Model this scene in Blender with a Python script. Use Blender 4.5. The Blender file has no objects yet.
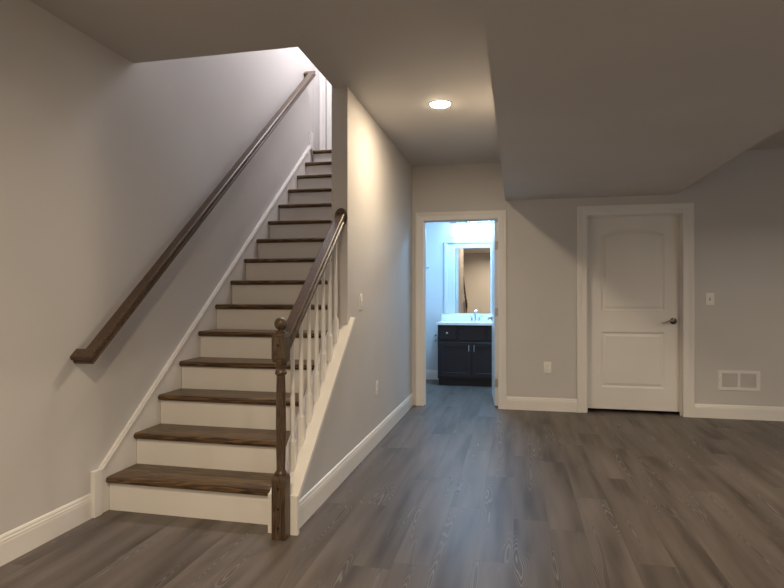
import bpy, bmesh, math, random
from mathutils import Vector, Matrix

random.seed(4)
PI = math.pi
S = bpy.context.scene
COL = S.collection

# ------------------------------------------------------------------ camera, world, lights, exposure
CAM_H = 1.22
cam_d = bpy.data.cameras.new('camera')
cam_d.sensor_width = 36.0
cam_d.lens = 563.0 / 784.0 * 36.0
cam_d.clip_start = 0.02
cam = bpy.data.objects.new('camera', cam_d)
cam.location = (0, 0, CAM_H)
cam.rotation_euler = (PI / 2, 0, math.atan2(124, 563))
COL.objects.link(cam)
S.camera = cam

world = bpy.data.worlds.new('world')
S.world = world
world.use_nodes = True
world.node_tree.nodes['Background'].inputs[0].default_value = (0.6, 0.7, 0.8, 1)
world.node_tree.nodes['Background'].inputs[1].default_value = 0.0

S.view_settings.view_transform = 'Standard'
S.view_settings.look = 'None'
S.view_settings.gamma = 1.0
S.view_settings.exposure = 1.5

WARM = (1.0, 0.80, 0.56)
WARM2 = (1.0, 0.84, 0.64)
COOL = (0.62, 0.82, 1.0)


def area(name, loc, size, power, color, rot=(0, 0, 0), size_y=None, spread=PI):
    l = bpy.data.lights.new(name, 'AREA')
    l.shape = 'DISK' if size_y is None else 'RECTANGLE'
    l.size = size
    if size_y is not None:
        l.size_y = size_y
    l.energy = power
    l.color = color
    l.spread = spread
    o = bpy.data.objects.new(name, l)
    o.location = loc
    o.rotation_euler = rot
    COL.objects.link(o)
    return o


CEIL = 2.62
# recessed ceiling cans (the one in view, then the ones of the room behind and to the right of the camera)
area('can_lamp', (-0.545, 4.13, CEIL - 0.0145), 0.10, 4.5, WARM, spread=math.radians(178))
area('can_lamp', (-0.62, 0.45, CEIL - 0.012), 0.12, 18.0, WARM, spread=math.radians(165))
area('can_lamp', (2.63, 3.5, CEIL - 0.012), 0.12, 11.0, WARM2, spread=math.radians(150))
area('can_lamp', (2.65, 0.45, CEIL - 0.012), 0.12, 12.0, WARM2, spread=math.radians(165))
area('can_lamp', (-0.62, -2.2, CEIL - 0.012), 0.12, 20.0, WARM, spread=math.radians(165))
area('can_lamp', (2.65, -2.2, CEIL - 0.012), 0.12, 20.0, WARM2, spread=math.radians(165))
# cool fill added at the right side of the room, for a guessed window
area('cool_side_fill', (4.75, 1.6, 1.5), 1.0, 9.0, (0.62, 0.8, 1.0), rot=(0, -PI / 2, 0), size_y=1.2)
# daylight and lamp of the floor above, over the stairs
area('upstairs_light', (-1.75, 5.35, 5.0), 0.8, 20.0, (0.96, 0.93, 1.0), size_y=0.8)
# unseen panel added under the bathroom ceiling, spreading cool light evenly
area('bathroom_fill', (-0.45, 7.15, 2.48), 0.5, 18.0, (0.31, 0.63, 1.0), size_y=0.3)


# ------------------------------------------------------------------ materials
class N:
    def __init__(self, name):
        self.m = bpy.data.materials.new(name)
        self.m.use_nodes = True
        self.t = self.m.node_tree
        self.b = self.t.nodes['Principled BSDF']

    def n(self, kind, **kw):
        nd = self.t.nodes.new(kind)
        for k, v in kw.items():
            setattr(nd, k, v)
        return nd

    def l(self, a, b):
        self.t.links.new(a, b)

    def math(self, op, a, b=None, c=None):
        nd = self.n('ShaderNodeMath', operation=op)
        for i, v in enumerate((a, b, c)):
            if v is None:
                continue
            if isinstance(v, (int, float)):
                nd.inputs[i].default_value = v
            else:
                self.l(v, nd.inputs[i])
        return nd.outputs[0]

    def ramp(self, fac, stops):
        nd = self.n('ShaderNodeValToRGB')
        e = nd.color_ramp.elements
        while len(e) < len(stops):
            e.new(0.5)
        for el, (p, c) in zip(e, stops):
            el.position = p
            el.color = (*c, 1) if len(c) == 3 else c
        self.l(fac, nd.inputs[0])
        return nd.outputs[0]

    def mix(self, fac, a, b, blend='MIX'):
        nd = self.n('ShaderNodeMix', data_type='RGBA', blend_type=blend)
        for sock, v in ((nd.inputs[0], fac), (nd.inputs[6], a), (nd.inputs[7], b)):
            if isinstance(v, (int, float)):
                sock.default_value = v
            elif isinstance(v, tuple):
                sock.default_value = (*v, 1)
            else:
                self.l(v, sock)
        return nd.outputs[2]


def paint(name, col, rough=0.55, bump=0.02, scale=220.0, spec=0.35):
    k = N(name)
    tc = k.n('ShaderNodeTexCoord')
    no = k.n('ShaderNodeTexNoise')
    no.inputs['Scale'].default_value = scale
    no.inputs['Detail'].default_value = 2
    k.l(tc.outputs['Object'], no.inputs['Vector'])
    n2 = k.n('ShaderNodeTexNoise')
    n2.inputs['Scale'].default_value = 1.3
    k.l(tc.outputs['Object'], n2.inputs['Vector'])
    lo = tuple(c * 0.97 for c in col)
    hi = tuple(min(1, c * 1.03) for c in col)
    c = k.ramp(n2.outputs[0], [(0.3, lo), (0.7, hi)])
    k.l(c, k.b.inputs['Base Color'])
    k.b.inputs['Roughness'].default_value = rough
    k.b.inputs['Specular IOR Level'].default_value = spec
    bp = k.n('ShaderNodeBump')
    bp.inputs['Strength'].default_value = bump
    bp.inputs['Distance'].default_value = 0.002
    k.l(no.outputs[0], bp.inputs['Height'])
    k.l(bp.outputs[0], k.b.inputs['Normal'])
    return k.m


def metal(name, col, rough=0.3):
    k = N(name)
    tc = k.n('ShaderNodeTexCoord')
    no = k.n('ShaderNodeTexNoise')
    no.inputs['Scale'].default_value = 60
    k.l(tc.outputs['Object'], no.inputs['Vector'])
    r = k.math('MULTIPLY_ADD', no.outputs[0], 0.12, rough - 0.06)
    k.l(r, k.b.inputs['Roughness'])
    k.b.inputs['Base Color'].default_value = (*col, 1)
    k.b.inputs['Metallic'].default_value = 1.0
    return k.m


def emit(name, col, strength):
    k = N(name)
    k.b.inputs['Base Color'].default_value = (*col, 1)
    k.b.inputs['Emission Color'].default_value = (*col, 1)
    k.b.inputs['Emission Strength'].default_value = strength
    return k.m


def wood(name, dark, mid, light, axis='X', rough=0.32, freq=1.0):
    """stained oak: long streaks along the axis plus cathedral contour lines"""
    k = N(name)
    tc = k.n('ShaderNodeTexCoord')
    oi = k.n('ShaderNodeObjectInfo')
    off = k.n('ShaderNodeVectorMath', operation='SCALE')
    k.l(oi.outputs['Location'], off.inputs[0])
    off.inputs['Scale'].default_value = 7.0
    add = k.n('ShaderNodeVectorMath', operation='ADD')
    k.l(tc.outputs['Object'], add.inputs[0])
    k.l(off.outputs[0], add.inputs[1])
    mp = k.n('ShaderNodeMapping')
    sc = {'X': (1.2, 16, 16), 'Y': (16, 1.2, 16), 'Z': (16, 16, 1.2)}[axis]
    mp.inputs['Scale'].default_value = tuple(s * freq for s in sc)
    k.l(add.outputs[0], mp.inputs['Vector'])
    n1 = k.n('ShaderNodeTexNoise')
    n1.inputs['Scale'].default_value = 1.0
    n1.inputs['Detail'].default_value = 3
    k.l(mp.outputs[0], n1.inputs['Vector'])
    ring = k.math('SINE', k.math('MULTIPLY', n1.outputs[0], 70))
    ring = k.math('MULTIPLY_ADD', ring, 0.5, 0.5)
    n2 = k.n('ShaderNodeTexNoise')
    n2.inputs['Scale'].default_value = 9.0
    n2.inputs['Detail'].default_value = 4
    k.l(mp.outputs[0], n2.inputs['Vector'])
    f = k.math('ADD', k.math('MULTIPLY', ring, 0.35), k.math('MULTIPLY', n2.outputs[0], 0.65))
    c = k.ramp(f, [(0.25, dark), (0.5, mid), (0.78, light)])
    k.l(c, k.b.inputs['Base Color'])
    k.b.inputs['Roughness'].default_value = rough
    k.b.inputs['Specular IOR Level'].default_value = 0.5
    bp = k.n('ShaderNodeBump')
    bp.inputs['Strength'].default_value = 0.08
    bp.inputs['Distance'].default_value = 0.003
    k.l(n2.outputs[0], bp.inputs['Height'])
    k.l(bp.outputs[0], k.b.inputs['Normal'])
    return k.m


def plank_floor():
    k = N('vinyl_planks')
    tc = k.n('ShaderNodeTexCoord')
    sep = k.n('ShaderNodeSeparateXYZ')
    k.l(tc.outputs['Object'], sep.inputs[0])
    X, Y = sep.outputs[0], sep.outputs[1]
    W, L = 0.178, 1.22
    row_f = k.math('DIVIDE', k.math('ADD', X, 50.03), W)
    row = k.math('FLOOR', row_f)
    fx = k.math('FRACT', row_f)
    wn = k.n('ShaderNodeTexWhiteNoise', noise_dimensions='1D')
    k.l(row, wn.inputs['W'])
    yy = k.math('ADD', k.math('DIVIDE', k.math('ADD', Y, 50.0), L), k.math('MULTIPLY', wn.outputs[0], 3.0))
    col = k.math('FLOOR', yy)
    fy = k.math('FRACT', yy)
    comb = k.n('ShaderNodeCombineXYZ')
    k.l(row, comb.inputs[0])
    k.l(col, comb.inputs[1])
    pn = k.n('ShaderNodeTexWhiteNoise', noise_dimensions='3D')
    k.l(comb.outputs[0], pn.inputs['Vector'])
    prand = pn.outputs['Value']
    psep = k.n('ShaderNodeSeparateColor')
    k.l(pn.outputs['Color'], psep.inputs[0])
    # plank-local grain coordinates
    gx = k.math('ADD', X, k.math('MULTIPLY', psep.outputs[0], 37.0))
    gy = k.math('ADD', Y, k.math('MULTIPLY', psep.outputs[1], 53.0))
    gv = k.n('ShaderNodeCombineXYZ')
    k.l(k.math('MULTIPLY', gx, 9.0), gv.inputs[0])
    k.l(k.math('MULTIPLY', gy, 0.95), gv.inputs[1])
    nb = k.n('ShaderNodeTexNoise')
    nb.inputs['Scale'].default_value = 1.0
    nb.inputs['Detail'].default_value = 2.5
    nb.inputs['Roughness'].default_value = 0.45
    k.l(gv.outputs[0], nb.inputs['Vector'])
    fv = k.n('ShaderNodeCombineXYZ')
    k.l(k.math('MULTIPLY', gx, 95.0), fv.inputs[0])
    k.l(k.math('MULTIPLY', gy, 3.0), fv.inputs[1])
    nf = k.n('ShaderNodeTexNoise')
    nf.inputs['Scale'].default_value = 1.0
    nf.inputs['Detail'].default_value = 3
    k.l(fv.outputs[0], nf.inputs['Vector'])
    # cathedral contour lines where the broad noise peaks
    wv = k.n('ShaderNodeCombineXYZ')
    k.l(k.math('MULTIPLY', gx, 10.5), wv.inputs[0])
    k.l(k.math('MULTIPLY', gy, 1.0), wv.inputs[1])
    nc = k.n('ShaderNodeTexNoise')
    nc.inputs['Scale'].default_value = 1.0
    nc.inputs['Detail'].default_value = 1.2
    k.l(wv.outputs[0], nc.inputs['Vector'])
    ring = k.math('SINE', k.math('MULTIPLY', nc.outputs[0], 190.0))
    ring = k.math('SMOOTH_MAX', ring, 0.0, 0.3)
    peak = k.n('ShaderNodeMapRange')
    peak.inputs[1].default_value = 0.55
    peak.inputs[2].default_value = 0.68
    k.l(nc.outputs[0], peak.inputs[0])
    lines = k.math('MULTIPLY', ring, peak.outputs[0])
    base = k.ramp(nb.outputs[0], [(0.30, (0.050, 0.037, 0.030)), (0.46, (0.102, 0.083, 0.071)), (0.70, (0.150, 0.127, 0.112))])
    tint = k.ramp(prand, [(0.0, (0.86, 0.85, 0.84)), (1.0, (1.12, 1.12, 1.12))])
    base = k.mix(1.0, base, tint, 'MULTIPLY')
    fine = k.ramp(nf.outputs[0], [(0.3, (0.86, 0.86, 0.86)), (0.7, (1.1, 1.1, 1.1))])
    base = k.mix(0.8, base, fine, 'MULTIPLY')
    base = k.mix(k.math('MULTIPLY', peak.outputs[0], 0.45), base, (0.048, 0.040, 0.035))
    base = k.mix(k.math('MULTIPLY', lines, 0.6), base, (0.27, 0.24, 0.22))
    # seams
    ex = k.math('MINIMUM', fx, k.math('SUBTRACT', 1.0, fx))
    ey = k.math('MINIMUM', fy, k.math('SUBTRACT', 1.0, fy))
    sx = k.math('LESS_THAN', ex, 0.007)
    sy = k.math('LESS_THAN', ey, 0.0012)
    seam = k.math('MAXIMUM', sx, sy)
    base = k.mix(k.math('MULTIPLY', seam, 0.55), base, (0.05, 0.042, 0.036))
    k.l(base, k.b.inputs['Base Color'])
    r = k.math('MULTIPLY_ADD', nf.outputs[0], 0.16, 0.36)
    k.l(r, k.b.inputs['Roughness'])
    k.b.inputs['Specular IOR Level'].default_value = 0.5
    bp = k.n('ShaderNodeBump')
    bp.inputs['Strength'].default_value = 0.12
    bp.inputs['Distance'].default_value = 0.002
    k.l(k.math('SUBTRACT', nf.outputs[0], seam), bp.inputs['Height'])
    k.l(bp.outputs[0], k.b.inputs['Normal'])
    return k.m


M_WALL = paint('greige_wall_paint', (0.60, 0.580, 0.560), 0.6)
M_BATH = paint('bathroom_wall_paint', (0.62, 0.63, 0.64), 0.6)
M_CEIL = paint('ceiling_paint', (0.60, 0.58, 0.56), 0.75)
M_TRIM = paint('white_trim_paint', (0.80, 0.775, 0.74), 0.35, 0.01)
M_DOOR = paint('white_door_paint', (0.80, 0.775, 0.74), 0.38, 0.01)
M_PLATE = paint('white_plastic', (0.82, 0.80, 0.77), 0.3, 0.0)
M_COUNTER = paint('cultured_marble', (0.86, 0.86, 0.87), 0.18, 0.0, spec=0.5)
M_CAB = paint('espresso_cabinet', (0.022, 0.020, 0.024), 0.4, 0.02)
M_FRAME = paint('pale_frame_paint', (0.60, 0.63, 0.65), 0.4, 0.01)
M_DARK = paint('dark_slot', (0.02, 0.02, 0.02), 0.6, 0.0)
M_TREAD = wood('tread_oak', (0.024, 0.012, 0.005), (0.088, 0.048, 0.018), (0.200, 0.118, 0.048), 'X')
M_RAILW = wood('rail_oak', (0.030, 0.017, 0.009), (0.075, 0.044, 0.023), (0.135, 0.080, 0.040), 'Y', freq=1.6, rough=0.42)
M_NEWEL = wood('newel_oak', (0.032, 0.020, 0.012), (0.080, 0.050, 0.029), (0.125, 0.080, 0.048), 'Z', freq=1.8)
M_NICKEL = metal('satin_nickel', (0.55, 0.52, 0.48), 0.3)
M_BRONZE = metal('dark_bronze', (0.10, 0.085, 0.07), 0.28)
M_CHROME = metal('chrome', (0.85, 0.86, 0.88), 0.1)
M_GLASS = metal('mirror_silver', (0.88, 0.88, 0.88), 0.02)
M_GLASS.node_tree.nodes['Principled BSDF'].inputs['Roughness'].default_value = 0.0
for _l in list(M_GLASS.node_tree.links):
    if _l.to_socket.name == 'Roughness':
        M_GLASS.node_tree.links.remove(_l)
M_LENS = emit('lamp_lens', (1.0, 0.80, 0.56), 75.0)
M_SHADE = emit('frosted_glass_shade', (0.78, 0.91, 1.0), 2.0)
M_FLOOR = plank_floor()


# ------------------------------------------------------------------ mesh helpers
def box(bm, x0, x1, y0, y1, z0, z1, bev=0.0, seg=1):
    t = bmesh.new()
    bmesh.ops.create_cube(t, size=1.0)
    for v in t.verts:
        v.co = Vector(((x0 + x1) / 2 + v.co.x * (x1 - x0), (y0 + y1) / 2 + v.co.y * (y1 - y0), (z0 + z1) / 2 + v.co.z * (z1 - z0)))
    if bev > 0:
        bmesh.ops.bevel(t, geom=t.edges[:], offset=bev, segments=seg, profile=0.5, affect='EDGES')
    merge(bm, t)
    return bm


def merge(bm, t, mat=None):
    if mat is not None:
        bmesh.ops.transform(t, matrix=mat, verts=t.verts)
    me = bpy.data.meshes.new('tmp')
    t.to_mesh(me)
    t.free()
    bm.from_mesh(me)
    bpy.data.meshes.remove(me)


def prism(bm, pts, axis, a, b):
    """extrude closed 2D polygon along axis from a to b; pts are the other two coordinates in xyz order"""
    t = bmesh.new()

    def mk(p, w):
        if axis == 'x':
            return (w, p[0], p[1])
        if axis == 'y':
            return (p[0], w, p[1])
        return (p[0], p[1], w)
    A = [t.verts.new(mk(p, a)) for p in pts]
    B = [t.verts.new(mk(p, b)) for p in pts]
    t.faces.new(A)
    t.faces.new(list(reversed(B)))
    n = len(pts)
    for i in range(n):
        j = (i + 1) % n
        t.faces.new((A[j], A[i], B[i], B[j]))
    bmesh.ops.recalc_face_normals(t, faces=t.faces[:])
    merge(bm, t)
    return bm


def lathe(bm, prof, loc=(0, 0, 0), n=24, mat=None, cap=True):
    """prof: list of (r, z)"""
    t = bmesh.new()
    rings = []
    for r, z in prof:
        if r < 1e-5:
            rings.append([t.verts.new((0, 0, z))])
        else:
            rings.append([t.verts.new((r * math.cos(2 * PI * i / n), r * math.sin(2 * PI * i / n), z)) for i in range(n)])
    for a, b in zip(rings, rings[1:]):
        for i in range(n):
            j = (i + 1) % n
            if len(a) == 1 and len(b) == 1:
                continue
            if len(a) == 1:
                t.faces.new((a[0], b[i], b[j]))
            elif len(b) == 1:
                t.faces.new((a[i], a[j], b[0]))
            else:
                t.faces.new((a[i], a[j], b[j], b[i]))
    if cap:
        for r in (rings[0], rings[-1]):
            if len(r) > 2:
                t.faces.new(r)
    bmesh.ops.recalc_face_normals(t, faces=t.faces[:])
    m = Matrix.Translation(loc)
    if mat is not None:
        m = m @ mat
    merge(bm, t, m)
    return bm


def sweep(bm, path, prof, up=(0, 0, 1), closed_caps=True):
    """sweep a closed 2D profile (side, up) along a polyline with mitred corners"""
    t = bmesh.new()
    P = [Vector(p) for p in path]
    up = Vector(up)
    rings = []
    for i, p in enumerate(P):
        d0 = (P[i] - P[i - 1]).normalized() if i > 0 else None
        d1 = (P[i + 1] - P[i]).normalized() if i < len(P) - 1 else None
        d = d0 if d1 is None else d1 if d0 is None else (d0 + d1).normalized()
        side = d.cross(up).normalized()
        u = side.cross(d).normalized()
        k = 1.0
        ring = []
        for a, b in prof:
            ring.append(t.verts.new(p + side * a * k + u * b))
        rings.append(ring)
    n = len(prof)
    for a, b in zip(rings, rings[1:]):
        for i in range(n):
            j = (i + 1) % n
            t.faces.new((a[i], a[j], b[j], b[i]))
    if closed_caps:
        t.faces.new(rings[0])
        t.faces.new(list(reversed(rings[-1])))
    bmesh.ops.recalc_face_normals(t, faces=t.faces[:])
    merge(bm, t)
    return bm


def tube(bm, path, r, n=10):
    rr = r if isinstance(r, (list, tuple)) else [r] * len(path)
    t = bmesh.new()
    P = [Vector(p) for p in path]
    rings = []
    ref = Vector((0.13, 0.21, 0.97))
    for i, p in enumerate(P):
        d = (P[min(i + 1, len(P) - 1)] - P[max(i - 1, 0)]).normalized()
        if abs(d.dot(ref)) > 0.95:
            s = d.cross(Vector((1, 0, 0))).normalized()
        else:
            s = d.cross(ref).normalized()
        u = s.cross(d)
        rings.append([t.verts.new(p + (s * math.cos(2 * PI * k / n) + u * math.sin(2 * PI * k / n)) * rr[i]) for k in range(n)])
    for a, b in zip(rings, rings[1:]):
        for i in range(n):
            j = (i + 1) % n
            t.faces.new((a[i], a[j], b[j], b[i]))
    t.faces.new(rings[0])
    t.faces.new(list(reversed(rings[-1])))
    bmesh.ops.recalc_face_normals(t, faces=t.faces[:])
    merge(bm, t)
    return bm


def obj(name, bm, mat, parent=None, smooth=False, origin=None):
    if origin is not None:
        bmesh.ops.translate(bm, vec=-Vector(origin), verts=bm.verts)
    me = bpy.data.meshes.new(name)
    bm.to_mesh(me)
    bm.free()
    me.materials.append(mat)
    if smooth:
        for p in me.polygons:
            p.use_smooth = True
        try:
            me.set_sharp_from_angle(angle=math.radians(28))
        except Exception:
            pass
    o = bpy.data.objects.new(name, me)
    COL.objects.link(o)
    if parent is not None:
        o.parent = parent
    if origin is not None:
        o.location = origin
    return o


def B():
    return bmesh.new()


def thing(name, label, cat, loc=(0, 0, 0), group=None, kind=None):
    o = bpy.data.objects.new(name, None)
    o.empty_display_size = 0.1
    o.location = loc
    COL.objects.link(o)
    o['label'] = label
    o['category'] = cat
    if group:
        o['group'] = group
    if kind:
        o['kind'] = kind
    return o


def tag(o, label, cat, group=None):
    o['label'] = label
    o['category'] = cat
    if group:
        o['group'] = group
    return o


def struct(name, bm, mat, label, cat, parent=None, smooth=False):
    o = obj(name, bm, mat, parent, smooth)
    if parent is None:
        o['kind'] = 'structure'
        o['label'] = label
        o['category'] = cat
    return o


# ------------------------------------------------------------------ measured layout (metres; camera over the origin)
LWX = -2.266          # left wall face
BWY = 6.09           # back wall face
PX0, PX1 = -1.226, -1.113   # stud wall between stairs and corridor
PY = 3.655           # its near end
SOF0, SOF1, SOFZ = -0.112, 1.552, 2.212
DW0, DW1, DWZ = -0.985, -0.186, 2.02     # bathroom doorway
DR0, DR1, DRZ = 0.714, 1.622, 2.024      # closed door
REAR = -3.6
RIGHT = 4.9
RISE, RUN = 0.1894, 0.2345
NOSE0 = 2.735
NT = 15
STAIR_TOP = RISE * NT + 0.004
TOPY = NOSE0 + RUN * (NT - 1) + 0.03     # face of the last riser
UPZ = 5.2

# ------------------------------------------------------------------ the shell
bm = B()
box(bm, LWX - 0.12, RIGHT + 0.12, REAR - 0.12, 8.1, -0.1, 0.0)
struct('floor', bm, M_FLOOR, 'grey brown wood-look plank floor running from the room into the bathroom', 'floor')

bm = B()
box(bm, LWX - 0.12, LWX, REAR - 0.12, 7.4, 0, UPZ)
struct('wall_left', bm, M_WALL, 'greige painted wall left of the stairs carrying the long handrail', 'wall')

bm = B()
y0, y1 = BWY, BWY + 0.12
box(bm, PX1, DW0 - 0.02, y0, y1, 0, CEIL)
box(bm, DW0 - 0.02, DW1 + 0.02, y0, y1, DWZ + 0.02, CEIL)
box(bm, DW1 + 0.02, DR0 - 0.02, y0, y1, 0, CEIL)
box(bm, DR0 - 0.02, DR1 + 0.02, y0, y1, DRZ + 0.02, CEIL)
box(bm, DR1 + 0.02, RIGHT + 0.12, y0, y1, 0, CEIL)
struct('wall_back', bm, M_WALL, 'greige far wall holding the bathroom doorway and the closed white door', 'wall')

bm = B()
prism(bm, [(PY, 0), (BWY + 0.12, 0), (BWY + 0.12, UPZ), (3.0, UPZ), (3.0, CEIL + 0.21), (PY, CEIL + 0.21)], 'x', PX0, PX1)
struct('wall_partition', bm, M_WALL, 'wall between the staircase and the corridor, its narrow end facing the room', 'wall')

# sloping knee wall under the balusters
CAP_SL, CAP_Y0, CAP_Z0 = 0.845, 2.672, 0.183


def capz(y):
    return CAP_Z0 + CAP_SL * (y - CAP_Y0)


bm = B()
prism(bm, [(2.6915, 0), (PY, 0), (PY, capz(PY) - 0.02), (2.6915, capz(2.6915) - 0.02)], 'x', PX0, PX1)
struct('wall_knee', bm, M_WALL, 'triangular greige wall under the white balusters beside the stairs', 'wall')

bm = B()
box(bm, LWX - 0.12, RIGHT + 0.12, REAR - 0.12, REAR, 0, CEIL)
struct('wall_rear', bm, M_WALL, 'greige wall behind the camera', 'wall')
bm = B()
box(bm, RIGHT, RIGHT + 0.12, REAR, BWY, 0, CEIL)
struct('wall_right', bm, M_WALL, 'greige wall at the right end of the room', 'wall')

bm = B()
HOLE0 = 3.0
box(bm, LWX - 0.12, RIGHT + 0.12, REAR - 0.12, HOLE0, CEIL, CEIL + 0.2)
box(bm, -1.207, RIGHT + 0.12, HOLE0, BWY + 0.12, CEIL, CEIL + 0.2)
struct('ceiling', bm, M_CEIL, 'flat painted ceiling with the stair opening at left and a round light', 'ceiling')

bm = B()
prism(bm, [(SOF0, SOFZ), (SOF1, SOFZ), (SOF1, CEIL), (SOF0, CEIL)], 'y', REAR, BWY)
struct('ceiling_soffit', bm, M_CEIL, 'wide boxed soffit hanging below the ceiling in front of the closed door', 'soffit')

# stairwell above
bm = B()
box(bm, LWX, PX0, HOLE0 - 0.12, HOLE0, CEIL + 0.2, UPZ)
struct('wall_stairwell', bm, M_WALL, 'upper stairwell wall above the ceiling opening', 'wall')
bm = B()
box(bm, LWX - 0.12, PX1, HOLE0 - 0.12, 7.4, UPZ, UPZ + 0.1)
struct('ceiling_stairwell', bm, M_CEIL, 'ceiling high over the staircase', 'ceiling')
TWY = 6.13
SD0, SD1, SDZ = -2.135, -1.33, STAIR_TOP + 2.03
bm = B()
box(bm, LWX, SD0, TWY, TWY + 0.12, STAIR_TOP + 0.002, UPZ)
box(bm, SD1, PX0, TWY, TWY + 0.12, STAIR_TOP + 0.002, UPZ)
box(bm, SD0, SD1, TWY, TWY + 0.12, SDZ, UPZ)
struct('wall_landing', bm, M_WALL, 'narrow painted wall at the head of the stairs', 'wall')

# bathroom shell
BX0, BX1, BY0, BY1, BZ = -1.46, 0.58, BWY + 0.12, 7.98, 2.5
bm = B()
box(bm, BX0 - 0.1, BX1 + 0.1, BY1, BY1 + 0.1, 0, BZ)
struct('wall_bathroom_back', bm, M_BATH, 'pale bathroom wall behind the vanity and mirror', 'wall')
bm = B()
box(bm, BX0 - 0.1, BX0, BY0, BY1, 0, BZ)
struct('wall_bathroom_left', bm, M_BATH, 'pale bathroom side wall left of the vanity', 'wall')
bm = B()
box(bm, BX1, BX1 + 0.1, BY0, BY1, 0, BZ)
struct('wall_bathroom_right', bm, M_BATH, 'pale bathroom side wall behind the open door', 'wall')
bm = B()
box(bm, BX0 - 0.1, BX1 + 0.1, BY0, BY1 + 0.1, BZ, BZ + 0.1)
struct('ceiling_bathroom', bm, M_BATH, 'bathroom ceiling over the vanity', 'ceiling')

# ------------------------------------------------------------------ trim
BASE = [(0, 0), (0.014, 0), (0.014, 0.096), (0.0125, 0.102), (0.0125, 0.110), (0.009, 0.117), (0.009, 0.124), (0.005, 0.132), (0, 0.135)]


def baseboard(name, a, b, nrm, label):
    """runs from a to b on the floor, sticking out along nrm"""
    t = B()
    a = Vector((*a, 0))
    b = Vector((*b, 0))
    nrm = Vector((*nrm, 0))
    A = [t.verts.new(a + nrm * p + Vector((0, 0, z))) for p, z in BASE]
    C = [t.verts.new(b + nrm * p + Vector((0, 0, z))) for p, z in BASE]
    n = len(BASE)
    for i in range(n):
        j = (i + 1) % n
        t.faces.new((A[i], A[j], C[j], C[i]))
    t.faces.new(A)
    t.faces.new(list(reversed(C)))
    bmesh.ops.recalc_face_normals(t, faces=t.faces[:])
    return struct(name, t, M_TRIM, label, 'baseboard')


CASW = 0.100
CAS = [(0.0, 0.0), (0.0, 0.010), (0.006, 0.013), (0.055, 0.013), (0.061, 0.017), (0.070, 0.017), (0.076, 0.021), (CASW - 0.003, 0.021), (CASW, 0.018), (CASW, 0.0)]


def casing(name, x0, x1, z0, zt, y, sgn, label, cas=CAS):
    """mitred three-sided door casing on the plane y, sticking out along sgn*y"""
    t = B()
    rings = [[], [], [], []]
    for o, p in cas:
        yy = y + sgn * p
        rings[0].append(t.verts.new((x0 - o, yy, z0)))
        rings[1].append(t.verts.new((x0 - o, yy, zt + o)))
        rings[2].append(t.verts.new((x1 + o, yy, zt + o)))
        rings[3].append(t.verts.new((x1 + o, yy, z0)))
    n = len(cas)
    for a, b in zip(rings, rings[1:]):
        for i in range(n):
            j = (i + 1) % n
            t.faces.new((a[i], a[j], b[j], b[i]))
    t.faces.new(rings[0])
    t.faces.new(list(reversed(rings[3])))
    bmesh.ops.recalc_face_normals(t, faces=t.faces[:])
    return struct(name, t, M_TRIM, label, 'trim')


def jamb(bm, x0, x1, z0, zt, ya, yb, stop_y, th=0.02):
    box(bm, x0 - th, x0, ya, yb, z0, zt + th)
    box(bm, x1, x1 + th, ya, yb, z0, zt + th)
    box(bm, x0, x1, ya, yb, zt, zt + th)
    if stop_y is not None:
        s0, s1 = stop_y
        box(bm, x0, x0 + 0.011, s0, s1, z0, zt)
        box(bm, x1 - 0.011, x1, s0, s1, z0, zt)
        box(bm, x0 + 0.011, x1 - 0.011, s0, s1, zt - 0.011, zt)
    return bm


baseboard('baseboard_left', (LWX, REAR), (LWX, 2.64), (1, 0), 'white baseboard along the left wall ending at the stairs')
baseboard('baseboard_corridor', (PX1, 2.70), (PX1, BWY), (1, 0), 'white baseboard running along the corridor wall to the bathroom doorway')
baseboard('baseboard_center', (DW1 + 0.88 * CASW - 0.004, BWY), (DR0 - CASW + 0.004, BWY), (0, -1), 'short white baseboard between the doorway and the closed door')
baseboard('baseboard_right', (DR1 + CASW - 0.004, BWY), (RIGHT, BWY), (0, -1), 'white baseboard right of the closed door under the vent')
baseboard('baseboard_bathroom', (BX0, BY1), (-1.022, BY1), (0, -1), 'white baseboard in the bathroom left of the vanity')

casing('trim_1', DW0, DW1, 0, DWZ, BWY, -1, 'white casing around the open bathroom doorway', [(o * 0.88, p) for o, p in CAS])
casing('trim_2', DR0, DR1, 0, DRZ, BWY, -1, 'white casing around the closed two panel door')
bm = B()
jamb(bm, DW0, DW1, 0, DWZ, BWY, BWY + 0.12, None)
box(bm, DW0, DW0 + 0.011, BWY + 0.045, BWY + 0.08, 0, DWZ)
box(bm, DW0 + 0.011, DW1, BWY + 0.045, BWY + 0.08, DWZ - 0.011, DWZ)
struct('trim_3', bm, M_TRIM, 'white jamb lining the bathroom doorway', 'trim')
bm = B()
jamb(bm, DR0, DR1, 0, DRZ, BWY, BWY + 0.12, (BWY + 0.045, BWY + 0.080))
struct('trim_4', bm, M_TRIM, 'white jamb around the closed two panel door', 'trim')
CAS_S = [(o * 0.62, p) for o, p in CAS]
casing('trim_5', SD0, SD1, STAIR_TOP, SDZ, TWY, -1, 'white casing of the doorway at the head of the stairs', CAS_S)


# ------------------------------------------------------------------ doors
def sdf_rect(x, z, x0, x1, z0, z1):
    return min(x - x0, x1 - x, z - z0, z1 - z)


def panel_depth(d):
    """profile of a moulded panel: groove, then raised field"""
    if d <= 0:
        return 0.0
    if d < 0.012:
        return 0.011 * (d / 0.012)
    if d < 0.020:
        return 0.011
    if d < 0.046:
        u = (d - 0.020) / 0.026
        return 0.011 - 0.008 * (u * u * (3 - 2 * u))
    return 0.003


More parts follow.
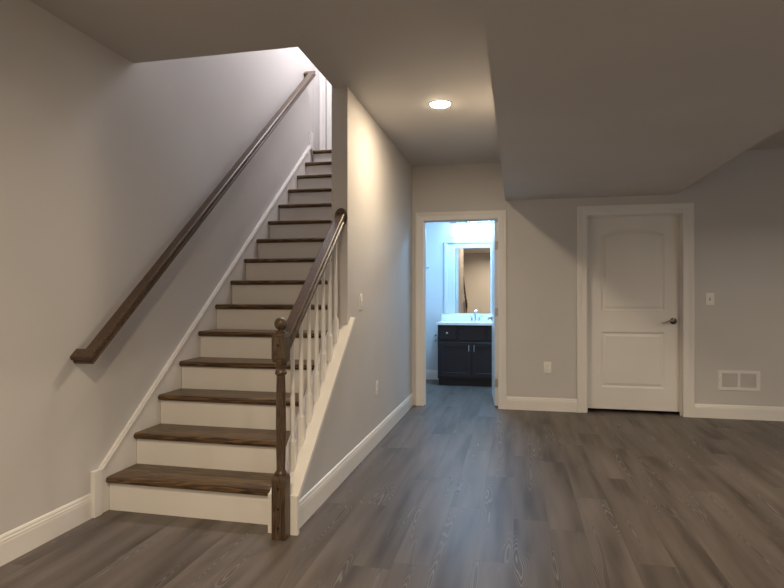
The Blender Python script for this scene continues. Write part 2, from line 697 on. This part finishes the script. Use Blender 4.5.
def door_slab(w, h, th=0.035, arch=True):
    """slab with origin at its lower left front corner; front faces -y"""
    t = B()
    mx = 0.142 * w / 0.87
    px0, px1 = mx, w - mx
    spring, rise = h - 0.155, 0.062

    def dist(x, z):
        d1 = sdf_rect(x, z, px0, px1, 0.225, 0.795)
        u = (x - w / 2) / ((px1 - px0) / 2)
        top = spring + rise * (1 - u * u) - 0.04
        d2 = sdf_rect(x, z, px0, px1, 1.015, top)
        return max(d1, d2)
    step = 0.006
    nx, nz = int(w / step), int(h / step)
    V = {}
    for i in range(nx + 1):
        for j in range(nz + 1):
            x, z = w * i / nx, h * j / nz
            V[i, j] = t.verts.new((x, panel_depth(dist(x, z)), z))
    for i in range(nx):
        for j in range(nz):
            t.faces.new((V[i, j], V[i + 1, j], V[i + 1, j + 1], V[i, j + 1]))
    q = [t.verts.new(c) for c in ((0, th, 0), (w, th, 0), (w, th, h), (0, th, h))]
    t.faces.new((q[3], q[2], q[1], q[0]))
    t.faces.new([V[i, 0] for i in range(nx, -1, -1)] + [q[0], q[1]])
    t.faces.new([V[i, nz] for i in range(nx + 1)] + [q[2], q[3]])
    t.faces.new([V[0, j] for j in range(nz + 1)] + [q[3], q[0]])
    t.faces.new([V[nx, j] for j in range(nz, -1, -1)] + [q[1], q[2]])
    return t


def lever(parent, x, z, mat_rose, mat_lev, y=0.0, sgn=-1, direction=-1, name='lever_handle'):
    """rose, neck and a wavy lever; the rose keeps the lever as its sub-part"""
    t = B()
    R = Matrix.Rotation(sgn * -PI / 2, 4, 'X') if sgn < 0 else Matrix.Rotation(-PI / 2, 4, 'X')
    R = Matrix.Rotation(PI / 2, 4, 'X') if sgn < 0 else Matrix.Rotation(-PI / 2, 4, 'X')
    lathe(t, [(0, 0), (0.033, 0), (0.033, 0.004), (0.029, 0.009), (0.020, 0.012), (0.013, 0.014), (0.012, 0.034), (0.015, 0.038), (0.015, 0.050), (0, 0.052)], (x, y, z), 20, R)
    rose = obj('door_handle', t, mat_rose, parent, True)
    t = B()
    pts, rad = [], []
    for i in range(13):
        u = i / 12
        pts.append((x + direction * (0.006 + 0.112 * u), y + sgn * (0.044 + 0.004 * math.sin(PI * u)), z + 0.009 * math.sin(2 * PI * u * 0.95) - 0.010 * u))
        rad.append(0.0095 - 0.004 * u + 0.0012 * math.sin(PI * u))
    tube(t, pts, rad, 10)
    lv = obj('lever', t, mat_lev, rose, True)
    lv['label'] = 'curved metal lever'
    return rose


# closed door under the soffit
d1 = thing('door_1', 'closed white two panel door with arched upper panel under the soffit', 'door', (DR0 + 0.004, BWY + 0.082, 0.032), kind='structure')
DWID = DR1 - DR0 - 0.008
obj('door_slab', door_slab(DWID, DRZ - 0.036), M_DOOR, d1)
lever(d1, DWID - 0.065, 0.915, M_BRONZE, M_NICKEL)
bm = B()
box(bm, DWID / 2 - 0.03, DWID / 2 + 0.03, -0.006, 0.0, DRZ - 0.040, DRZ - 0.030)
obj('strike_plate', bm, M_NICKEL, d1)

# bathroom door swung open into the bathroom, hinged on the right jamb
d2 = thing('door_2', 'white door swung open into the bathroom, its hinged edge facing the room', 'door', (DW1 - 0.004, BWY + 0.088, 0.014), kind='structure')
d2.rotation_euler = (0, 0, math.radians(94.6))
BWID = 0.762
t = door_slab(BWID, DWZ - 0.024)
obj('door_slab', t, M_DOOR, d2)
# leaf axis: local +x points into the bathroom from the hinge, local -y faces away from the vanity, +y faces the opening
lever(d2, BWID - 0.065, 0.92, M_NICKEL, M_NICKEL, y=0.035, sgn=1, direction=-1)
lever(d2, BWID - 0.065, 0.92, M_NICKEL, M_NICKEL, y=0.0, sgn=-1, direction=-1)
for hz in (1.73, 1.01, 0.245):
    bm = B()
    box(bm, -0.003, -0.0005, 0.003, 0.031, hz - 0.045, hz + 0.045)
    lathe(bm, [(0, -0.048), (0.004, -0.048), (0.0055, -0.045), (0.0055, 0.045), (0.004, 0.048), (0, 0.048)], (-0.004, -0.003, hz), 10)
    h = obj('hinge', bm, M_NICKEL, d2, True)

# door at the head of the stairs
d3 = thing('door_3', 'white door at the head of the stairs', 'door', (SD0 + 0.004, TWY + 0.05, STAIR_TOP + 0.005), kind='structure')
obj('door_slab', door_slab(SD1 - SD0 - 0.008, SDZ - STAIR_TOP - 0.008), M_DOOR, d3)

# ------------------------------------------------------------------ staircase
st = thing('staircase', 'straight staircase with dark oak treads and white risers', 'staircase', (-1.73, NOSE0, 0))


def st_obj(name, bm, mat, origin, smooth=False):
    o = obj(name, bm, mat, st, smooth)
    o.location = Vector(origin) - st.location
    return o


SX0, SX1 = LWX + 0.022, -1.239
TT = 0.036


def tread_mesh(depth):
    t = B()
    r = TT / 2
    prof = [(depth, TT), (depth, 0.0)]
    for i in range(9):
        a = -PI / 2 - PI * i / 8
        prof.append((r + r * math.cos(a), r + r * math.sin(a)))
    prism(t, prof, 'x', 0, SX1 - SX0)
    # scotia moulding under the nosing
    return t


for i in range(NT):
    yn = NOSE0 + RUN * i
    zt = RISE * (i + 1) + 0.004
    last = i == NT - 1
    depth = (TWY + 0.11 - yn) if last else RUN + 0.03
    tr = st_obj('tread', tread_mesh(depth), M_TREAD, (SX0, yn, zt - TT), True)
    bm_z0 = RISE * i + (0.004 if i else 0.0)
    t = B()
    box(t, 0, SX1 - SX0, 0, 0.018, 0, (zt - TT) - bm_z0)
    st_obj('riser', t, M_TRIM, (SX0, yn + 0.03, bm_z0))

# wall skirt with cap moulding and end block
SK_SL = 0.8077


def skz(y):
    return 0.246 + SK_SL * (y - 2.70)


def skirt_bm():
    t = B()
    ye = 5.955
    prism(t, [(2.70, 0), (ye, 0), (ye, skz(ye)), (2.70, skz(2.70))], 'x', LWX + 0.0015, LWX + 0.018)
    return t


t = skirt_bm()
sk = st_obj('skirt_board', t, M_TRIM, (0, 0, 0))
t = B()
ye = 5.955
for (dz0, dz1, p) in ((-0.030, -0.012, 0.024), (-0.012, 0.0, 0.028), (0.0, 0.012, 0.022)):
    prism(t, [(2.70, skz(2.70) + dz0), (ye, skz(ye) + dz0), (ye, skz(ye) + dz1), (2.70, skz(2.70) + dz1)], 'x', LWX + 0.0015, LWX + p)
o = obj('cap_moulding', t, M_TRIM, sk)
t = B()
box(t, LWX + 0.0015, LWX + 0.03, 2.64, 2.70, 0, 0.252, 0.002)
st_obj('end_block', t, M_TRIM, (0, 0, 0))
t = B()
box(t, LWX + 0.0015, LWX + 0.03, 5.955, 6.03, skz(5.955) - 0.03, 3.04, 0.002)
st_obj('end_block', t, M_TRIM, (0, 0, 0))

# balustrade side stringer, capping the knee wall
CX0, CX1 = -1.238, -1.078
t = B()
e = 0.0015
# cap over the knee wall, end post at the foot, inner board toward the treads, outer board toward the corridor
prism(t, [(2.69, capz(2.69) - 0.018), (PY - e, capz(PY - e) - 0.018), (PY - e, capz(PY - e)), (2.69, capz(2.69))], 'x', PX0 - e, PX1 + e)
box(t, CX0, CX1, CAP_Y0, 2.69, 0, capz(2.69))
prism(t, [(2.69, 0.0), (PY, 0.55), (PY, capz(PY)), (2.69, capz(2.69))], 'x', CX0, PX0 - e)
prism(t, [(2.69, 0.0), (2.70, 0.0), (2.70, 0.17), (3.735, capz(3.735) - 0.028), (3.735, capz(3.71)), (3.71, capz(3.71)), (2.69, capz(2.69))], 'x', PX1 + e, CX1)
st_obj('stringer', t, M_TRIM, (0, 0, 0))
# inner face board beside the upper flight, where the treads meet the partition
t = B()
prism(t, [(PY, 0.55), (6.0, 2.45), (6.0, skz(6.0)), (PY, skz(PY))], 'x', CX0, PX0 - 0.0015)
st_obj('skirt_board', t, M_TRIM, (0, 0, 0))

# ------------------------------------------------------------------ stair railing: newel, rail, balusters
NX, NY, NW = -1.150, 2.635, 0.072
ra = thing('stair_railing', 'short oak stair railing with turned newel post and white balusters', 'railing', (NX, NY, 0))


def ra_obj(name, bm, mat, parent=None, smooth=False):
    """meshes are in world coordinates; shift to the railing's base"""
    bmesh.ops.translate(bm, vec=-Vector((NX, NY, 0)), verts=bm.verts)
    return obj(name, bm, mat, parent or ra, smooth)


t = B()
h = NW / 2
box(t, NX - h, NX + h, NY - h, NY + h, 0, 0.298, 0.003)
# pyramid shoulders of the square blocks
def frustum(t, z0, z1, a, b):
    q = [t.verts.new((NX + sx * a, NY + sy * a, z0)) for sx, sy in ((-1, -1), (1, -1), (1, 1), (-1, 1))]
    p = [t.verts.new((NX + sx * b, NY + sy * b, z1)) for sx, sy in ((-1, -1), (1, -1), (1, 1), (-1, 1))]
    for i in range(4):
        j = (i + 1) % 4
        t.faces.new((q[i], q[j], p[j], p[i]))
    t.faces.new(p)
    t.faces.new(list(reversed(q)))


frustum(t, 0.298, 0.316, h - 0.001, 0.029)
lathe(t, [(0.028, 0.310), (0.032, 0.318), (0.032, 0.325), (0.026, 0.331), (0.0215, 0.342), (0.0235, 0.42), (0.0255, 0.54), (0.0245, 0.67), (0.0225, 0.78), (0.0215, 0.812), (0.029, 0.820), (0.030, 0.828), (0.025, 0.836), (0.023, 0.846), (0.027, 0.862), (0.033, 0.878), (0.034, 0.888), (0.030, 0.896)], (NX, NY, 0), 28)
frustum(t, 0.880, 0.902, 0.030, h - 0.001)
box(t, NX - h, NX + h, NY - h, NY + h, 0.900, 1.010, 0.003)
frustum(t, 1.010, 1.024, h - 0.001, 0.030)
nw = ra_obj('newel_post', t, M_NEWEL, None, True)
t = B()
lathe(t, [(0.027, 1.020), (0.030, 1.026), (0.026, 1.033), (0.015, 1.037), (0.014, 1.041)] + [(0.0335 * math.sin(a), 1.071 - 0.0335 * math.cos(a)) for a in [0.42 + (PI - 0.42) * i / 12 for i in range(13)]], (NX, NY, 0), 28)
ra_obj('finial', t, M_NEWEL, nw, True)
for z in (0.06, 0.155, 0.255, 0.965):
    t = B()
    lathe(t, [(0, 0), (0.0075, 0), (0.0075, 0.0015), (0, 0.002)], (NX, NY - h, z), 12, Matrix.Rotation(PI / 2, 4, 'X'))
    ra_obj('screw_plug', t, M_DARK, nw)

RAILP = [(-0.028, -0.030), (-0.025, -0.033), (0.025, -0.033), (0.028, -0.030), (0.028, -0.014), (0.022, -0.009), (0.022, -0.002), (0.030, 0.003), (0.031, 0.018), (0.029, 0.025), (0.024, 0.029), (-0.024, 0.029), (-0.029, 0.025), (-0.031, 0.018), (-0.030, 0.003), (-0.022, -0.002), (-0.022, -0.009), (-0.028, -0.014)]
RY0, RZ0 = NY + h, 0.962
RY1 = PY - 0.012
RZ1 = 1.735
RSL = (RZ1 - RZ0) / (RY1 - RY0)
BX = -1.158
t = B()
sweep(t, [(NX, RY0 - 0.01, RZ0 - 0.01 * RSL), (BX + 0.0, RY1 + 0.004, RZ1)], RAILP)
hr = ra_obj('handrail', t, M_RAILW, None, True)
t = B()
Rx = Matrix.Rotation(PI / 2, 4, 'X') @ Matrix.Diagonal((0.046 / 0.05, 1.25, 1, 1))
lathe(t, [(0, 0), (0.050, 0), (0.050, 0.008), (0.044, 0.014), (0, 0.014)], (BX, PY, RZ1 + 0.005), 24, Rx)
ra_obj('rosette', t, M_NEWEL, hr, True)


def railz(y):
    return RZ0 + RSL * (y - RY0)


def baluster(y):
    t = B()
    zb = capz(y - 0.016) - 0.0
    zt = railz(y) - 0.040
    H = zt - zb
    s = 0.016
    foot = 0.155
    # square foot cut to the slope
    v = []
    for z, hh in ((0, s), (1, s)):
        for sx, sy in ((-1, -1), (1, -1), (1, 1), (-1, 1)):
            yy = y + sy * hh
            v.append(t.verts.new((BX + sx * hh, yy, capz(yy) - 0.001 if z == 0 else zb + foot)))
    for a, b, c, d in ((0, 1, 5, 4), (1, 2, 6, 5), (2, 3, 7, 6), (3, 0, 4, 7), (4, 5, 6, 7), (3, 2, 1, 0)):
        t.faces.new((v[a], v[b], v[c], v[d]))
    lathe(t, [(0.0145, foot - 0.002), (0.0155, foot + 0.006), (0.012, foot + 0.013), (0.010, foot + 0.022), (0.0125, foot + 0.06), (0.0138, foot + 0.13), (0.0120, foot + 0.26), (0.0098, H - 0.02), (0.0095, H + 0.008)], (BX, y, zb), 14)
    bmesh.ops.recalc_face_normals(t, faces=t.faces[:])
    return t


for i in range(7):
    ra_obj('baluster', baluster(2.805 + 0.1215 * i), M_TRIM, None, True)

# ------------------------------------------------------------------ long wall handrail
WX = LWX + 0.086
HY0, HZ0 = 2.536, 0.894
HY1, HZ1 = 5.83, 3.628
wh = thing('wall_handrail', 'long dark oak handrail climbing the left wall above the stairs', 'handrail', (LWX, HY0, HZ0))
BIGP = [(a * 1.1, b * 0.86) for a, b in RAILP]


def wh_obj(name, bm, mat, smooth=False):
    bmesh.ops.translate(bm, vec=-Vector((LWX, HY0, HZ0)), verts=bm.verts)
    return obj(name, bm, mat, wh, smooth)


HL = math.hypot(HY1 - HY0, HZ1 - HZ0)
HD = Vector((0, (HY1 - HY0) / HL, (HZ1 - HZ0) / HL))
HN = Vector((0, -HD.z, HD.y))


def loft(ra_, rb_):
    t = B()
    A = [t.verts.new(p) for p in ra_]
    Bv = [t.verts.new(p) for p in rb_]
    n = len(A)
    for i in range(n):
        j = (i + 1) % n
        t.faces.new((A[i], A[j], Bv[j], Bv[i]))
    t.faces.new(A)
    t.faces.new(list(reversed(Bv)))
    bmesh.ops.recalc_face_normals(t, faces=t.faces[:])
    return t


def hring(c, sgn, wall):
    return [Vector((LWX + 0.001 if wall else WX + a, c[0], c[1])) + HD * (sgn * a) + HN * b for a, b in BIGP]


HC0, HC1 = (HY0, HZ0), (HY1, HZ1)
wh_obj('rail', loft(hring(HC0, -1, False), hring(HC1, 1, False)), M_RAILW, True)
wh_obj('wall_return', loft(hring(HC0, -1, True), hring(HC0, -1, False)), M_RAILW, True)
wh_obj('wall_return', loft(hring(HC1, 1, True), hring(HC1, 1, False)), M_RAILW, True)

# ------------------------------------------------------------------ ceiling light in view
cl = thing('ceiling_light', 'round recessed ceiling light glowing in the corridor ceiling', 'light', (-0.545, 4.13, CEIL))
t = B()
lathe(t, [(0.0725, -0.001), (0.074, -0.0035), (0.080, -0.0035), (0.084, -0.0015), (0.084, 0.0)], (0, 0, 0), 32, cap=False)
obj('trim_ring', t, M_PLATE, cl, True)
t = B()
lathe(t, [(0, -0.013), (0.030, -0.0125), (0.056, -0.010), (0.069, -0.006), (0.072, -0.001), (0, -0.001)], (0, 0, 0), 32)
obj('lens', t, M_LENS, cl)


# ------------------------------------------------------------------ switches, outlets, vent
def plate_thing(name, label, cat, loc, rz, kind, group=None):
    """wall plate facing local -y"""
    o = thing(name, label, cat, loc, group)
    o.rotation_euler = (0, 0, rz)
    t = B()
    box(t, -0.038, 0.038, -0.006, 0.0, -0.060, 0.060, 0.0025, 2)
    obj('plate', t, M_PLATE, o, True)
    if kind == 'toggle':
        t = B()
        box(t, -0.006, 0.006, -0.0075, -0.006, -0.013, 0.013)
        obj('slot', t, M_DARK, o)
        t = B()
        prism(t, [(-0.0065, -0.006), (-0.0065, 0.006), (-0.019, 0.011), (-0.019, 0.004)], 'x', -0.0045, 0.0045)
        obj('toggle', t, M_PLATE, o)
    elif kind == 'rocker':
        t = B()
        prism(t, [(-0.005, -0.034), (-0.005, 0.034), (-0.008, 0.034), (-0.012, 0.0), (-0.007, -0.034)], 'x', -0.017, 0.017)
        obj('rocker', t, M_PLATE, o)
        t = B()
        box(t, -0.0185, 0.0185, -0.0065, -0.006, -0.0355, 0.0355)
        obj('gap', t, M_DARK, o)
    else:
        for s in (-1, 1):
            t = B()
            lathe(t, [(0, 0), (0.0165, 0), (0.0165, 0.0022), (0, 0.0024)], (0, -0.006, s * 0.020), 20, Matrix.Rotation(PI / 2, 4, 'X'))
            r = obj('receptacle', t, M_PLATE, o)
            t = B()
            for dx in (-0.006, 0.006):
                box(t, dx - 0.001, dx + 0.001, -0.0088, -0.0082, s * 0.020 - 0.001, s * 0.020 + 0.007)
            lathe(t, [(0, 0), (0.0025, 0), (0.0025, 0.0006), (0, 0.0006)], (0, -0.0082, s * 0.020 - 0.0075), 10, Matrix.Rotation(PI / 2, 4, 'X'))
            obj('slots', t, M_DARK, r)
    for z in ((-0.048, 0.048) if kind != 'outlet' else (0.0,)):
        t = B()
        lathe(t, [(0, 0), (0.003, 0), (0.003, 0.001), (0, 0.0012)], (0, -0.006, z), 10, Matrix.Rotation(PI / 2, 4, 'X'))
        obj('screw', t, M_PLATE, o)
    return o


plate_thing('light_switch', 'white toggle light switch right of the closed door', 'switch', (1.866, BWY, 1.171), 0, 'toggle')
plate_thing('light_switch', 'white light switch on the corridor wall beside the stair railing', 'switch', (PX1, 3.976, 1.163), PI / 2, 'rocker')
plate_thing('wall_outlet', 'white outlet low between the bathroom doorway and closed door', 'outlet', (0.321, BWY, 0.452), 0, 'outlet')
plate_thing('wall_outlet', 'white outlet low on the corridor wall above the long baseboard', 'outlet', (PX1, 4.47, 0.452), PI / 2, 'outlet')

vx0, vx1, vz0, vz1 = 1.938, 2.307, 0.281, 0.473
ve = thing('air_vent', 'white return air grille low on the wall right of the closed door', 'vent', ((vx0 + vx1) / 2, BWY, vz0))
W2, VH = (vx1 - vx0) / 2, vz1 - vz0
t = B()
bz, bx, mid = 0.026, 0.034, 0.010
box(t, -W2, W2, -0.008, 0, 0, bz)
box(t, -W2, W2, -0.008, 0, VH - bz, VH)
box(t, -W2, -W2 + bx, -0.008, 0, bz, VH - bz)
box(t, W2 - bx, W2, -0.008, 0, bz, VH - bz)
box(t, -mid, mid, -0.008, 0, bz, VH - bz)
obj('frame', t, M_PLATE, ve)
for a, b in ((-W2 + bx, -mid), (mid, W2 - bx)):
    t = B()
    n = 15
    for i in range(n):
        z = bz + (VH - 2 * bz) * (i + 0.5) / n
        prism(t, [(-0.007, z - 0.0030), (-0.0062, z - 0.0030), (-0.001, z + 0.0022), (-0.0018, z + 0.0022)], 'x', a, b)
    obj('louvers', t, M_PLATE, ve)
t = B()
box(t, -W2 + bx, W2 - bx, -0.0008, -0.0002, bz, VH - bz)
obj('backing', t, M_DARK, ve)
for x in (-W2 + 0.012, W2 - 0.012):
    t = B()
    lathe(t, [(0, 0), (0.004, 0), (0.004, 0.001), (0, 0.0015)], (x, -0.008, VH / 2), 10, Matrix.Rotation(PI / 2, 4, 'X'))
    obj('screw', t, M_NICKEL, ve)

# ------------------------------------------------------------------ bathroom vanity
VX0, VX1, VY0, VY1, VZ = -1.02, -0.12, 7.45, BY1 - 0.001, 0.81
VC = (VX0 + VX1) / 2
vc = thing('vanity_cabinet', 'dark espresso vanity cabinet in the bathroom under the white countertop', 'cabinet', (VC, VY0, 0))
hw = (VX1 - VX0) / 2
t = B()
box(t, -hw, -hw + 0.018, 0.018, VY1 - VY0, 0.095, VZ)
box(t, hw - 0.018, hw, 0.018, VY1 - VY0, 0.095, VZ)
box(t, -hw + 0.018, hw - 0.018, 0.018, 0.036, 0.095, VZ)
box(t, -hw + 0.018, hw - 0.018, VY1 - VY0 - 0.01, VY1 - VY0, 0.095, VZ)
box(t, -hw + 0.018, hw - 0.018, 0.036, VY1 - VY0 - 0.01, 0.095, 0.113)
box(t, -hw + 0.005, hw - 0.005, 0.075, VY1 - VY0, 0.0, 0.095)
obj('carcass', t, M_CAB, vc)


def shaker(x0, x1, z0, z1, fr=0.055):
    t = B()
    box(t, x0, x0 + fr, -0.002, 0.018, z0, z1, 0.0015)
    box(t, x1 - fr, x1, -0.002, 0.018, z0, z1, 0.0015)
    box(t, x0 + fr, x1 - fr, -0.002, 0.018, z0, z0 + fr, 0.0015)
    box(t, x0 + fr, x1 - fr, -0.002, 0.018, z1 - fr, z1, 0.0015)
    box(t, x0 + fr - 0.002, x1 - fr + 0.002, 0.007, 0.018, z0 + fr - 0.002, z1 - fr + 0.002)
    return t


for s in (-1, 1):
    a, b = (-hw + 0.012, -0.006) if s < 0 else (0.006, hw - 0.012)
    dr = obj('cabinet_door', shaker(a, b, 0.125, 0.580), M_CAB, vc)
    t = B()
    hx = s * 0.034
    tube(t, [(hx, -0.002, 0.545), (hx, -0.026, 0.545), (hx, -0.030, 0.540), (hx, -0.030, 0.470), (hx, -0.026, 0.465), (hx, -0.002, 0.465)], 0.0055)
    obj('handle', t, M_CHROME, dr, True)
for a, b, knob in ((-hw + 0.012, -hw + 0.245, True), (-hw + 0.275, hw - 0.275, False), (hw - 0.245, hw - 0.012, True)):
    t = B()
    box(t, a, b, -0.002, 0.018, 0.615, 0.790, 0.003)
    dr = obj('drawer' if knob else 'front_panel', t, M_CAB, vc)
    if knob:
        t = B()
        lathe(t, [(0, 0), (0.006, 0), (0.006, 0.012), (0.014, 0.020), (0.014, 0.026), (0, 0.030)], ((a + b) / 2, -0.002, 0.703), 16, Matrix.Rotation(PI / 2, 4, 'X'))
        obj('knob', t, M_CHROME, dr, True)

vt = thing('vanity_countertop', 'white vanity countertop with basin and backsplash in the bathroom', 'countertop', (VC, VY0, VZ))
t = B()
cw, cd0, cd1 = hw + 0.018, -0.025, VY1 - VY0
nx, ny = 48, 30
V = {}
for i in range(nx + 1):
    for j in range(ny + 1):
        x = -cw + 2 * cw * i / nx
        y = cd0 + (cd1 - cd0) * j / ny
        e = math.sqrt((x / 0.215) ** 2 + ((y - 0.235) / 0.155) ** 2)
        dpt = 0.0 if e >= 1 else 0.085 * min(1.0, (1 - e) / 0.5) ** 0.6
        V[i, j] = t.verts.new((x, y, 0.030 - dpt))
for i in range(nx):
    for j in range(ny):
        t.faces.new((V[i, j], V[i + 1, j], V[i + 1, j + 1], V[i, j + 1]))
q = [t.verts.new(c) for c in ((-cw, cd0, 0.0005), (cw, cd0, 0.0005), (cw, cd1, 0.0005), (-cw, cd1, 0.0005))]
t.faces.new([V[i, 0] for i in range(nx, -1, -1)] + [q[0], q[1]])
t.faces.new([V[i, ny] for i in range(nx + 1)] + [q[2], q[3]])
t.faces.new([V[0, j] for j in range(ny + 1)] + [q[3], q[0]])
t.faces.new([V[nx, j] for j in range(ny, -1, -1)] + [q[1], q[2]])
obj('countertop', t, M_COUNTER, vt, True)
t = B()
box(t, -cw, cw, cd1 - 0.02, cd1, 0.030, 0.136, 0.003)
obj('backsplash', t, M_COUNTER, vt)

# faucet
fx, fy, fz = -0.55, 7.865, VZ + 0.0308
fa = thing('faucet', 'chrome two handle faucet on the white vanity countertop', 'faucet', (fx, fy, fz))
t = B()
box(t, -0.075, 0.075, -0.026, 0.026, 0, 0.014, 0.006, 2)
obj('base', t, M_CHROME, fa, True)
t = B()
pts = [(0, 0, 0.012), (0, 0, 0.10)]
for i in range(9):
    a = PI * i / 9
    pts.append((0, -0.048 + 0.048 * math.cos(a), 0.10 + 0.048 * math.sin(a)))
pts.append((0, -0.096, 0.075))
tube(t, pts, 0.011)
obj('spout', t, M_CHROME, fa, True)
for s in (-1, 1):
    t = B()
    lathe(t, [(0, 0.012), (0.018, 0.012), (0.014, 0.04), (0.013, 0.055), (0, 0.058)], (s * 0.052, 0, 0), 16)
    tube(t, [(s * 0.052, 0, 0.056), (s * 0.075, -0.005, 0.068), (s * 0.098, -0.01, 0.072)], [0.007, 0.006, 0.005])
    obj('handle', t, M_CHROME, fa, True)

# mirror with a wide white frame, standing on the backsplash
mz0, mz1 = 0.948, 1.962
mi = thing('mirror', 'tall mirror with wide white frame above the vanity', 'mirror', (-0.596, BY1, mz0))
gx0, gx1 = -0.247, 0.247
MF = [(0.0, 0.0), (0.0, 0.012), (0.012, 0.016), (0.100, 0.022), (0.108, 0.030), (0.125, 0.034), (0.148, 0.034), (0.156, 0.026), (0.156, 0.0)]
t = B()
hh = mz1 - mz0
rings = [[], [], [], []]
for o, p in MF:
    oz = o * 0.62
    for r, (x, z) in zip(rings, ((gx0 - o, 0), (gx0 - o, hh - 0.097 + oz), (gx1 + o, hh - 0.097 + oz), (gx1 + o, 0))):
        r.append(t.verts.new((x, -p, z)))
for a, b in zip(rings, rings[1:]):
    for i in range(len(MF)):
        j = (i + 1) % len(MF)
        t.faces.new((a[i], a[j], b[j], b[i]))
t.faces.new(rings[0])
t.faces.new(list(reversed(rings[3])))
bmesh.ops.recalc_face_normals(t, faces=t.faces[:])
obj('frame', t, M_FRAME, mi)
t = B()
box(t, gx0 - 0.003, gx1 + 0.003, -0.009, -0.001, 0, hh - 0.094)
obj('glass', t, M_GLASS, mi)

# vanity light: back plate, bar, sockets and glowing bell shades
vl = thing('vanity_light', 'vanity light with glowing frosted shades over the bathroom mirror', 'light', (-0.57, BY1, 2.25))
t = B()
box(t, -0.34, 0.34, -0.022, 0, -0.03, 0.06, 0.004)
obj('back_plate', t, M_NICKEL, vl)
for k in range(4):
    x = -0.24 + 0.16 * k
    t = B()
    tube(t, [(x, -0.02, 0.02), (x, -0.09, 0.03), (x, -0.125, 0.01), (x, -0.13, -0.03)], 0.007)
    lathe(t, [(0, -0.028), (0.024, -0.030), (0.026, -0.050), (0.012, -0.088), (0, -0.090)], (x, -0.13, 0), 16)
    so = obj('socket', t, M_NICKEL, vl, True)
    t = B()
    lathe(t, [(0.028, -0.060), (0.040, -0.080), (0.052, -0.130), (0.060, -0.185), (0.066, -0.215), (0.062, -0.215), (0.056, -0.185), (0.048, -0.130), (0.036, -0.080), (0.024, -0.062)], (x, -0.13, 0), 24, cap=False)
    obj('shade', t, M_SHADE, vl, True)

# small chrome fittings on the bathroom wall
ho = thing('robe_hook', 'small chrome hook on the bathroom wall left of the mirror', 'hook', (-1.243, BY1, 1.606))
t = B()
lathe(t, [(0, 0), (0.022, 0), (0.022, 0.006), (0, 0.008)], (0, 0, 0), 16, Matrix.Rotation(PI / 2, 4, 'X'))
obj('rose', t, M_CHROME, ho, True)
t = B()
tube(t, [(0, -0.006, 0), (0, -0.04, 0.0), (0, -0.052, 0.022)], 0.007)
tube(t, [(0, -0.02, 0), (0, -0.03, -0.025), (0, -0.045, -0.022)], 0.006)
obj('prong', t, M_CHROME, ho, True)
hp = thing('paper_holder', 'small chrome bracket on the bathroom wall beside the vanity cabinet', 'bracket', (-1.125, BY1, 0.60))
for s in (-1, 1):
    t = B()
    lathe(t, [(0, 0), (0.016, 0), (0.016, 0.006), (0.008, 0.010), (0.008, 0.045), (0, 0.048)], (0, 0, s * 0.035), 14, Matrix.Rotation(PI / 2, 4, 'X'))
    obj('post', t, M_CHROME, hp, True)
